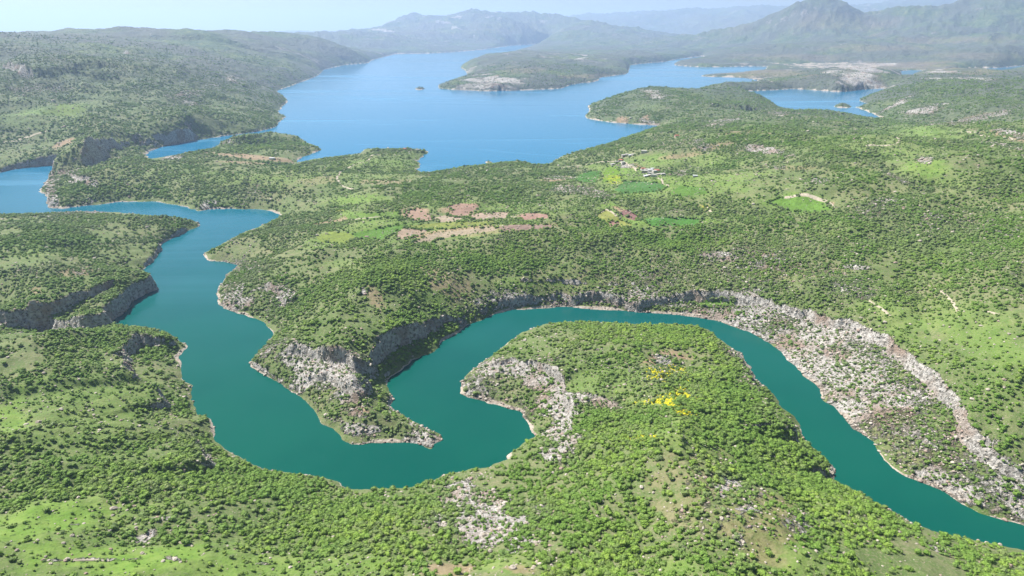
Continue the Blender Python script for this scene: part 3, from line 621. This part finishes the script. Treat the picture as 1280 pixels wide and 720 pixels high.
for v in range(7):
    g_ = np.random.default_rng(100+v); bm = bmesh.new()
    nl = int(g_.integers(4, 8)); main = 0.30+0.08*g_.random()
    lump(bm, (0, 0, .40), main, 2, .22, 5+v, .8)
    for i in range(nl):
        a = 2*math.pi*(i+g_.random()*.7)/nl; d = .16+.16*g_.random(); r_ = .14+.12*g_.random()
        lump(bm, (d*math.cos(a), d*math.sin(a), .26+.34*g_.random()), r_, 1, .30, 50*v+i, .85)
    # sprays of leaves that break up the outline
    for i in range(110):
        a = g_.random()*6.283; e_ = math.asin(g_.random()*1.25-.25) if True else 0; d = main*(1.05+.35*g_.random())
        c = Vector((d*math.cos(a)*math.cos(e_)*1.15, d*math.sin(a)*math.cos(e_)*1.15, .40+d*math.sin(e_)*.85))
        q = [bm.verts.new(c+Vector(tuple((g_.random(3)-.5)*.13))) for _ in range(3)]; bm.faces.new(q)
    leaf_meshes.append(bm_mesh('foliage', bm, M_leaf))
    bm = bmesh.new()
    for i in range(3):
        a = 2.1*i+g_.random(); top = Vector((.13*math.cos(a), .13*math.sin(a), .42)); r0, r1 = .03, .014
        ring = []
        for (cc, rad) in ((Vector((.02*math.cos(a), .02*math.sin(a), -.12)), r0), (top, r1)):
            ring.append([bm.verts.new(cc+Vector((rad*math.cos(t), rad*math.sin(t), 0))) for t in (0, 1.26, 2.51, 3.77, 5.03)])
        for t in range(5): bm.faces.new([ring[0][t], ring[0][(t+1) % 5], ring[1][(t+1) % 5], ring[1][t]])
    bark_meshes.append(bm_mesh('trunk', bm, M_bark))

bx, by, br = scatter(1/6.0, 215, 6500, 1150, 1.55)
h = samp(Hh, bx, by); rk_, md, so, fo, ye, st, cm = (samp(q, bx, by) for q in (rock, meadow, soil, forest, yellow, slp, Cmask))
clump = fbm(bx, by, 38, 3, 201); clump2 = fbm(bx, by, 130, 3, 207); row = fbm(bx, by, 9, 2, 203)
p = 0.36+0.55*clump+0.65*clump2+0.3*row
p = p+fo*0.55
p = p*(1-0.90*np.clip(md*1.15, 0, 1))*(1-0.97*np.clip(so*1.3, 0, 1))*(1-0.5*ye)
p = p*(1-.85*rk_)+.36*np.minimum(1, rk_*2.3)*(1-.55*sstep(.8, 1, rk_))
p = np.where(cm > 0.6, p*0.7, p)
p = np.where((st > 1.3), p*0.25, p)
in_field = np.zeros(len(bx), bool); bpx, bpy_ = project(bx, by, h)
for nm, P, c in fields: in_field |= pip(bpx, bpy_, P) & (br > 700) & (br < 4000)
p = np.where(in_field, 0.006, p)
p = np.clip(p, 0.03+0.11*np.clip(md, 0, 1)*(~in_field), 1)
p = np.where(h < 2.6+0.0006*br, 0, p)*(1-.75*sstep(2800, 5500, br))
keep = R2.random(len(bx)) < p
bx, by, br, h, fo, md, rk_, so = (q[keep] for q in (bx, by, br, h, fo, md, rk_, so))
size = 2.95*np.exp(R2.normal(0, .38, len(bx)))*(1+0.15*fo)*(1-0.58*np.clip(md, 0, 1))*(1-0.30*np.minimum(1, rk_*1.5))
size *= np.where(br > 1150, (br/1150)**0.33, 1)
size = np.minimum(size, 5.6*np.maximum(1, br/1300))
# hedges and single trees along the field edges
hx_, hy_, hs_ = [], [], []
for nm, P, c in fields:
    for i in range(len(P)):
        if (i*7+len(P)) % 5 < 2: continue
        a, b = P[i], P[(i+1) % len(P)]
        for t in np.arange(0, 1, 2.2/max(math.hypot(b[0]-a[0], (b[1]-a[1])*2.5), 1)):
            x, y, z = ground_at(a[0]+(b[0]-a[0])*t+R2.normal(0, 1.0), a[1]+(b[1]-a[1])*t+R2.normal(0, .6))
            if R2.random() < .4: continue
            hx_.append(x); hy_.append(y); hs_.append(3.2+3*R2.random())
bx = np.append(bx, hx_); by = np.append(by, hy_); size = np.append(size, hs_); br = np.hypot(bx, by)
h = samp(Hh, bx, by); rk_ = samp(rock, bx, by); fo = samp(forest, bx, by); md = samp(meadow, bx, by)
dry_far_v = np.clip(0.15+0.9*rk_+0.35*fbm(bx, by, 300, 3, 211)+0.45*sstep(700, 1500, br)-0.35*fo+R2.normal(0, .22, len(bx)), 0, 1)  # drier on rock, plus a cooler leaf tint that grows with distance
ang = R2.random(len(bx))*6.283; tall = .70+.35*R2.random(len(bx)); var_i = R2.integers(0, 7, len(bx))
BPX, BPY = project(bx, by, h)
inframe = (BPX > 4) & (BPX < W0-4) & (BPY < H0+2) & (BPY > 0)
rank = np.where(inframe, size/np.maximum(np.hypot(br, CAMZ-h), 1), 0)
near_i = np.argsort(-rank)[:300]; isnear = np.zeros(len(bx), bool); isnear[near_i] = True

elong = np.exp(R2.normal(0, .14, len(bx)))
protos = []
def make_bush(v):
    root = bpy.data.objects.new('oak_bush', None); COL.objects.link(root); root.empty_display_size = .3
    f = link(bpy.data.objects.new('foliage', leaf_meshes[v]), root); link(bpy.data.objects.new('trunk', bark_meshes[v]), root)
    return root
def copy_tree(o, parent=None):
    c = o.copy(); COL.objects.link(c); c.parent = parent
    for ch in o.children: copy_tree(ch, c)
    return c
def bush_label(px, py):
    if px < 430 and py > 655: return ('small round oak bush dotted over the bright meadow at the bottom left', 'bushes of the bottom left meadow')
    if px < 430: return ('leafy green oak bush in the thick scrub above the bottom left meadow', 'bushes above the bottom left meadow')
    if px < 700 and 600 < py: return ('lime green oak bush around the white rock field at the bottom centre', 'bushes around the bottom centre rocks')
    if px < 880: return ('dense green oak bush between the white rock field and the grassy hilltop', 'bushes beside the bottom hilltop')
    if px < 1010: return ('low green oak bush on the thin grass of the bottom hilltop', 'bushes on the grassy bottom hilltop')
    return ('deep green oak bush on the ridge falling to the river at the bottom right', 'bushes of the bottom right ridge')
def sized(lb, gp, big):
    return ('broad ' if big else 'small ')+lb.replace('small ', ''), ('broad ' if big else 'small ')+gp
first = {}; med_ = np.median(size[near_i])
for i in near_i:
    v = int(var_i[i])
    if v not in first: o = make_bush(v); first[v] = o
    else: o = copy_tree(first[v])
    o.location = (float(bx[i]), float(by[i]), float(h[i])-.08*float(size[i])); o.rotation_euler = (0, 0, float(ang[i]))
    s_ = float(size[i])*1.15; o.scale = (s_*float(elong[i]), s_/float(elong[i]), s_*float(tall[i]))
    lb, gp = sized(*bush_label(BPX[i], BPY[i]), size[i] > med_); tag(o, lb, 'bush', gp)
    for ch in o.children: ch['dry'] = float(dry_far_v[i])
    protos.append(o)
def stuff_points(name, x, y, z, size, tall, ang, vi, dry, sources, tilt=None, el=1.0):
    me = bpy.data.meshes.new(name); n = len(x); me.vertices.add(n)
    me.vertices.foreach_set('co', np.stack([x, y, z], 1).astype(np.float32).ravel())
    for nm, arr in (('scl', np.stack([size*el, size/el, size*tall], 1)), ('rot', np.stack([0*ang if tilt is None else tilt, 0*ang, ang], 1))):
        at = me.attributes.new(nm, 'FLOAT_VECTOR', 'POINT'); at.data.foreach_set('vector', arr.astype(np.float32).ravel())
    at = me.attributes.new('vi', 'INT', 'POINT'); at.data.foreach_set('value', vi.astype(np.int32))
    at = me.attributes.new('dry', 'FLOAT', 'POINT'); at.data.foreach_set('value', dry.astype(np.float32))
    o = link(bpy.data.objects.new(name, me)); o['kind'] = 'stuff'
    ng = bpy.data.node_groups.new(name+'_spread', 'GeometryNodeTree')
    ng.interface.new_socket('Geometry', in_out='INPUT', socket_type='NodeSocketGeometry'); ng.interface.new_socket('Geometry', in_out='OUTPUT', socket_type='NodeSocketGeometry')
    gi, go = ng.nodes.new('NodeGroupInput'), ng.nodes.new('NodeGroupOutput')
    ins = ng.nodes.new('GeometryNodeInstanceOnPoints'); join = ng.nodes.new('GeometryNodeJoinGeometry')
    for s_ in sources:
        oi = ng.nodes.new('GeometryNodeObjectInfo'); oi.transform_space = 'ORIGINAL'; oi.inputs['Object'].default_value = s_; oi.inputs['As Instance'].default_value = True
        ng.links.new(oi.outputs['Geometry'], join.inputs[0])
    def na(nm, t):
        a = ng.nodes.new('GeometryNodeInputNamedAttribute'); a.data_type = t; a.inputs[0].default_value = nm; return a.outputs[0]
    ng.links.new(gi.outputs[0], ins.inputs['Points']); ng.links.new(join.outputs[0], ins.inputs['Instance'])
    ins.inputs['Pick Instance'].default_value = True
    ng.links.new(na('vi', 'INT'), ins.inputs['Instance Index']); ng.links.new(na('scl', 'FLOAT_VECTOR'), ins.inputs['Scale'])
    er = ng.nodes.new('FunctionNodeEulerToRotation'); ng.links.new(na('rot', 'FLOAT_VECTOR'), er.inputs[0]); ng.links.new(er.outputs[0], ins.inputs['Rotation'])
    ng.links.new(ins.outputs[0], go.inputs[0])
    mod = o.modifiers.new('spread', 'NODES'); mod.node_group = ng
    return o
fsrc = [[c for c in first[v].children if c.name.startswith('foliage')][0] for v in sorted(first)]
m_ = ~isnear
stuff_points('scrub', bx[m_], by[m_], h[m_]-.08*size[m_], size[m_]*1.15, tall[m_], ang[m_], var_i[m_] % len(fsrc), dry_far_v[m_], fsrc, el=elong[m_])
print('bushes', len(bx))

# ---- loose rocks and outcrops
k = N('limestone')
oi = k.n('ShaderNodeObjectInfo').outputs['Random']
c = k.mix(oi, (.31, .27, .22), (.54, .48, .41)); c = k.mix(k.ramp(oi, .80, .84), c, (.34, .25, .21))
tc = k.n('ShaderNodeTexCoord').outputs['Object']
c = k.mix(k.ramp(k.noise(3, 4, .7, tc), .5, .7), c, (.20, .185, .165)); k.l(c, k.b.inputs['Base Color']); k.bump(k.noise(4, 4, .7, tc), .2)
M_rock = k.m
rocks = []
for v in range(5):
    g_ = np.random.default_rng(300+v); bm = bmesh.new()
    lump(bm, (0, 0, .15), .5, 2, .13, 400+v, .62)
    for q in bm.verts: q.co.x *= 1+.35*v/5; q.co = Vector((round(q.co.x*5.5)/5.5*.6+q.co.x*.4, round(q.co.y*5)/5*.6+q.co.y*.4, round(q.co.z*6)/6*.6+q.co.z*.4))
    lump(bm, (.32, .12*(v-2), .05), .25, 1, .25, 450+v, .7)
    rocks.append(bm_mesh('limestone_boulder', bm, M_rock))
qx, qy, qr = scatter(1/9., 215, 3600, 1100, 1.5)
h2 = samp(Hh, qx, qy); rk2, cm2, sh2, so2, md2 = (samp(q, qx, qy) for q in (rock, Cmask, shore, soil, meadow))
cl = fbm(qx, qy, 12, 3, 221)
p = 0.62*sstep(.12, .85, rk2+0.45*cl)+0.3*cm2 + 0.3*sstep(.8, 1., rk2) + 0.045 + 0.10*sstep(.15, .5, fbm(qx, qy, 60, 3, 223)) + 0.5*np.clip(sh2-.15, 0, 1)*(cl > -.1)
p = np.where((h2 < .15), 0, p)
keep = R2.random(len(qx)) < np.clip(p, 0, .8)
qx, qy, qr, h2, rk2 = (q[keep] for q in (qx, qy, qr, h2, rk2))
qs = 0.95*np.exp(R2.normal(0, .45, len(qx)))*(1+.5*(R2.random(len(qx)) < .08))*np.where(qr > 1100, (qr/1100)**.6, 1)
qs *= 1+.35*(h2 < 2)
qs = np.minimum(qs, 3.6*np.maximum(1, qr/1100)); qa = R2.random(len(qx))*6.283; qt = .7+.6*R2.random(len(qx)); qv = R2.integers(0, 5, len(qx))
QX, QY = project(qx, qy, h2)
rank = np.where((QX > 4) & (QX < W0-4) & (QY < H0) & (QY > 0), qs/np.hypot(qr, CAMZ-h2), 0)
nr_i = np.argsort(-rank)[:300]; isn = np.zeros(len(qx), bool); isn[nr_i] = True
def rock_label(px, py):
    if px < 430 and py > 600: return ('pale limestone boulder lying in the green meadow at the bottom left', 'boulders of the bottom left meadow')
    if px < 430: return ('limestone boulder on the bank left of the river', 'boulders of the left bank')
    if px < 720 and py > 590: return ('white limestone boulder of the rock field at the bottom centre', 'boulders of the bottom centre rock field')
    if px < 720: return ('weathered boulder on the rocky spurs inside the river bend', 'boulders of the river bend')
    if px < 1020 and py > 560: return ('white limestone boulder among bushes on the bottom right hilltop', 'boulders of the bottom hilltop')
    if px < 1020: return ('limestone boulder on the round peninsula', 'boulders of the round peninsula')
    return ('pinkish grey boulder of the rocky slope right of the river', 'boulders of the right slope')
rp = {}; medq = np.median(qs[nr_i])
for i in nr_i:
    v = int(qv[i])
    o = bpy.data.objects.new('limestone_boulder', rocks[v]) if v not in rp else rp[v].copy(); COL.objects.link(o); rp.setdefault(v, o)
    s_ = float(qs[i])*1.3; o.location = (float(qx[i]), float(qy[i]), float(h2[i])-.05*s_); o.rotation_euler = (0, 0, float(qa[i])); o.scale = (s_, s_, s_*float(qt[i]))
    lb, gp = sized(*rock_label(QX[i], QY[i]), qs[i] > medq); tag(o, lb, 'boulder', gp)
m_ = ~isn
stuff_points('rubble', qx[m_], qy[m_], h2[m_]-.05*qs[m_], qs[m_]*1.3, qt[m_], qa[m_], qv[m_] % len(rp), 0*qa[m_], [rp[v] for v in sorted(rp)])
print('rocks', len(qx))

# ---- yellow flowering ground cover
k = N('yellow_petals'); k.l(k.mix(k.n('ShaderNodeObjectInfo').outputs['Random'], (.42, .42, .03), (.68, .60, .02)), k.b.inputs['Base Color']); M_yel = k.m
k = N('flower_leaves'); k.b.inputs['Base Color'].default_value = (.16, .24, .03, 1); M_yl2 = k.m
fl = []
fxs, fys, frs = [], [], []
cand = 260000
tx = R2.random(cand)*math.radians(30)-math.radians(2); trr = 350+R2.random(cand)*500
fx_, fy_ = trr*np.sin(tx), trr*np.cos(tx); yv = samp(yellow, fx_, fy_); cl = fbm(fx_, fy_, 7, 3, 231)
kp = (R2.random(cand) < np.clip((yv-.35)*1.1+cl*.9*(yv > .1), 0, 1)*.3+.05*(yv > .05)) & (yv > .05)
fx_, fy_ = fx_[kp], fy_[kp]; fh = samp(Hh, fx_, fy_)
def flower_mesh(v, mat):
    bm = bmesh.new(); g_ = np.random.default_rng(500+v)
    for i in range(6): lump(bm, ((g_.random()-.5)*.8, (g_.random()-.5)*.8, .12+.2*g_.random()), .17+.1*g_.random(), 1, .3, 510+10*v+i, .7)
    return bm_mesh('flowering_clump', bm, mat)
if len(fx_) > 300:
    FP, FQ = project(fx_, fy_, fh); order = np.argsort(np.hypot(fx_, fy_)); isf = np.zeros(len(fx_), bool); isf[order[:300]] = True
    fm = [flower_mesh(v, M_yel) for v in range(3)]; fp = {}
    fa = R2.random(len(fx_))*6.283; fs = 1.3+1.2*R2.random(len(fx_))
    for i in order[:300]:
        v = int(i % 3); o = bpy.data.objects.new('yellow_flower_clump', fm[v]) if v not in fp else fp[v].copy(); COL.objects.link(o); fp.setdefault(v, o)
        o.location = (float(fx_[i]), float(fy_[i]), float(fh[i])); o.rotation_euler = (0, 0, float(fa[i])); o.scale = (float(fs[i]),)*3
        up_ = FQ[i] < 487
        tag(o, 'yellow flowering clump just below the bare pale patch on the round peninsula' if up_ else 'yellow flowering clump of the long lower streak on the round peninsula', 'flowers', 'yellow flowers below the bare patch' if up_ else 'yellow flowers of the lower streak')
    m_ = ~isf
    stuff_points('yellow_flowers', fx_[m_], fy_[m_], fh[m_], fs[m_], 0*fs[m_]+.8, fa[m_], np.arange(m_.sum()) % 3, 0*fa[m_], [fp[v] for v in sorted(fp)])
print('flowers', len(fx_))

# ---- dirt tracks draped on the ground
k = N('track_dirt'); k.l(k.mix(k.ramp(k.noise(.3, 4), .3, .7), (.30, .26, .19), (.42, .37, .29)), k.b.inputs['Base Color']); M_track = k.m
tracks = [([(442,237),(434,235),(427,232),(423,226),(421,221),(425,215),(437,209),(447,204),(460,201),(470,192)], 6),
 ([(775,202),(783,204),(790,208),(797,214)], 6), ([(822,222),(828,228),(836,235)], 5), ([(700,211),(722,207),(745,203),(775,201)], 5),
 ([(1080,183),(1100,182),(1116,181),(1124,178),(1125,174),(1118,171)], 7), ([(741,271),(750,266),(758,260),(766,266),(772,273)], 5),
 ([(978,247),(1000,244),(1020,247),(1034,252),(1044,261)], 7), ([(1158,356),(1172,362),(1184,370),(1193,380),(1198,392)], 3),
 ([(1084,374),(1098,383),(1108,391),(1117,399)], 3), ([(1228,389),(1238,390),(1250,394)], 3), ([(0,178),(20,176),(31,172),(45,167),(60,163)], 9),
 ([(884,258),(889,265),(893,271)], 4), ([(430,277),(460,273),(487,270)], 5), ([(600,275),(640,270),(652,272)], 4), ([(1200,165),(1230,170),(1270,176)], 7),
 ([(205,670),(225,678),(245,684)], 2.2), ([(92,702),(115,701),(140,702)], 2.2), ([(665,712),(672,700),(668,692)], 2.5)]
for line, wd in tracks:
    G = np.array([ground_at(*q)[:2] for q in line]); L = np.concatenate([[0], np.cumsum(np.hypot(*(G[1:]-G[:-1]).T))])
    s_ = np.arange(0, L[-1], 4.0); cxx = np.interp(s_, L, G[:, 0]); cyy = np.interp(s_, L, G[:, 1])
    if len(s_) > 12:
        kk = np.ones(7)/7; pad = lambda a: np.convolve(np.pad(a, 3, 'edge'), kk, 'valid'); cxx, cyy = pad(cxx), pad(cyy)
    if len(s_) < 3: continue
    dx, dy = np.gradient(cxx), np.gradient(cyy); Ln = np.hypot(dx, dy)+1e-6; nx, ny = -dy/Ln, dx/Ln
    rows = []
    for o_ in (-.5, -.17, .17, .5):
        w_ = wd*(1+.35*fbm(cxx, cyy, 12, 2, 241+int(o_*10)))*o_; x, y = cxx+nx*w_, cyy+ny*w_; rows.append(np.stack([x, y, samp(Hh, x, y)+(.55 if abs(o_) < .3 else .05)], 1))
    n_ = len(s_); co_ = np.concatenate(rows); i_ = np.arange(n_-1)
    q_ = np.concatenate([np.stack([a*n_+i_, a*n_+i_+1, (a+1)*n_+i_+1, (a+1)*n_+i_], 1) for a in range(3)])
    tag(link(bpy.data.objects.new('dirt_track', mesh_np('dirt_track', co_, q_[:, ::-1], M_track))), kind='structure')

# ---- village houses
def flat(name, c, rough=.8):
    k = N(name); k.l(k.mix(k.ramp(k.noise(.8, 3), .3, .7), c, tuple(v*.78 for v in c)), k.b.inputs['Base Color']); k.b.inputs['Roughness'].default_value = rough; return k.m
MW = [flat('white_plaster', (.60,.57,.52)), flat('stone_wall', (.42,.37,.31)), flat('pink_plaster', (.58,.42,.36))]
MR = [flat('concrete_roof', (.46,.44,.41)), flat('red_tile_roof', (.36,.13,.09)), flat('tin_roof', (.62,.64,.66), .45)]
M_win = flat('dark_glass', (.03,.035,.04), .2); M_door = flat('wooden_door', (.16,.09,.05))
def box(bm, x0, x1, y0, y1, z0, z1):
    v = [bm.verts.new(q) for q in ((x0,y0,z0),(x1,y0,z0),(x1,y1,z0),(x0,y1,z0),(x0,y0,z1),(x1,y0,z1),(x1,y1,z1),(x0,y1,z1))]
    for f in ((0,3,2,1),(4,5,6,7),(0,1,5,4),(1,2,6,5),(2,3,7,6),(3,0,4,7)): bm.faces.new([v[i] for i in f])
def house(px, py, w, d, hh, rot, wm, rm, label, group, cat='house'):
    x, y, z = ground_at(px, py)
    r_ = bpy.data.objects.new('village_house', None); COL.objects.link(r_); r_.location = (x, y, z); r_.rotation_euler = (0, 0, rot); tag(r_, label, cat, group)
    bm = bmesh.new(); box(bm, -w/2, w/2, -d/2, d/2, -2.5, hh); link(bpy.data.objects.new('wall', bm_mesh('wall', bm, MW[wm])), r_)
    bm = bmesh.new()
    if rm == 1:
        e = .6; v = [bm.verts.new(q) for q in ((-w/2-e,-d/2-e,hh+.01),(w/2+e,-d/2-e,hh+.01),(w/2+e,d/2+e,hh+.01),(-w/2-e,d/2+e,hh+.01),(-w/2+d*.35,0,hh+d*.27),(w/2-d*.35,0,hh+d*.27))]
        for f in ((0,3,2,1),(0,1,5,4),(2,3,4,5),(1,2,5),(3,0,4)): bm.faces.new([v[i] for i in f])
    else: box(bm, -w/2-.3, w/2+.3, -d/2-.3, d/2+.3, hh+.01, hh+.4)
    link(bpy.data.objects.new('roof', bm_mesh('roof', bm, MR[rm])), r_)
    for sx in (-.3, .3):
        bm = bmesh.new(); box(bm, w*sx-.7, w*sx+.7, -d/2-.06, -d/2+.04, 1.0, 2.3); link(bpy.data.objects.new('window', bm_mesh('window', bm, M_win)), r_)
    bm = bmesh.new(); box(bm, -.55, .55, -d/2-.07, -d/2+.04, 0, 2.1); link(bpy.data.objects.new('door', bm_mesh('door', bm, M_door)), r_)
hs = [('main hamlet above the green fields', [(806,216,0),(809,213,0),(812,217,0),(815,212,2),(818,216,0),(821,214,1),(811,220,0),(807,221,2),(817,221,0),(823,219,0),(804,212,1),(813,214,2)]),
      ('upper hamlet on the bare ridge road', [(780,196,0),(784,194,0),(788,195,2),(792,194,0),(805,191,0),(766,206,0),(771,203,0),(776,201,1),(779,205,0)])]
roof_word = {0: 'flat pale roof', 1: 'red tiled roof', 2: 'grey tin roof'}
for nm, lst in hs:
    for i, (px, py, rm) in enumerate(lst):
        g_ = np.random.default_rng(600+i+len(nm)); w = 9+6*g_.random(); d = 7+3*g_.random()
        house(px, py, w, d, 3.2+(2.8 if i % 4 == 0 else 0), g_.random()*1.2-.6, 0 if i % 3 else 1, rm, 'small house with %s in the %s' % (roof_word[rm], nm), 'houses of the %s' % nm)
house(828.5, 218.5, 11, 8, 3.4, .3, 0, 0, 'white house standing alone to the right of the main hamlet', None)
house(869, 221, 10, 7, 3.2, -.2, 0, 2, 'small white house alone in the meadow right of the hamlet', None)
house(522, 188, 12, 8, 3.5, .1, 0, 0, 'white house near the tip of the green lake headland', None)
house(506, 187, 11, 8, 3.5, -.2, 2, 1, 'pink walled house on the shore of the green lake headland', None)
house(340, 199, 16, 9, 4.0, .1, 0, 2, 'white shed with tin roof beside the bare red earth strip', None, 'shed')
house(846, 170.5, 14, 9, 3.5, .2, 2, 1, 'pink walled house with red roof on the lake hillside', None)
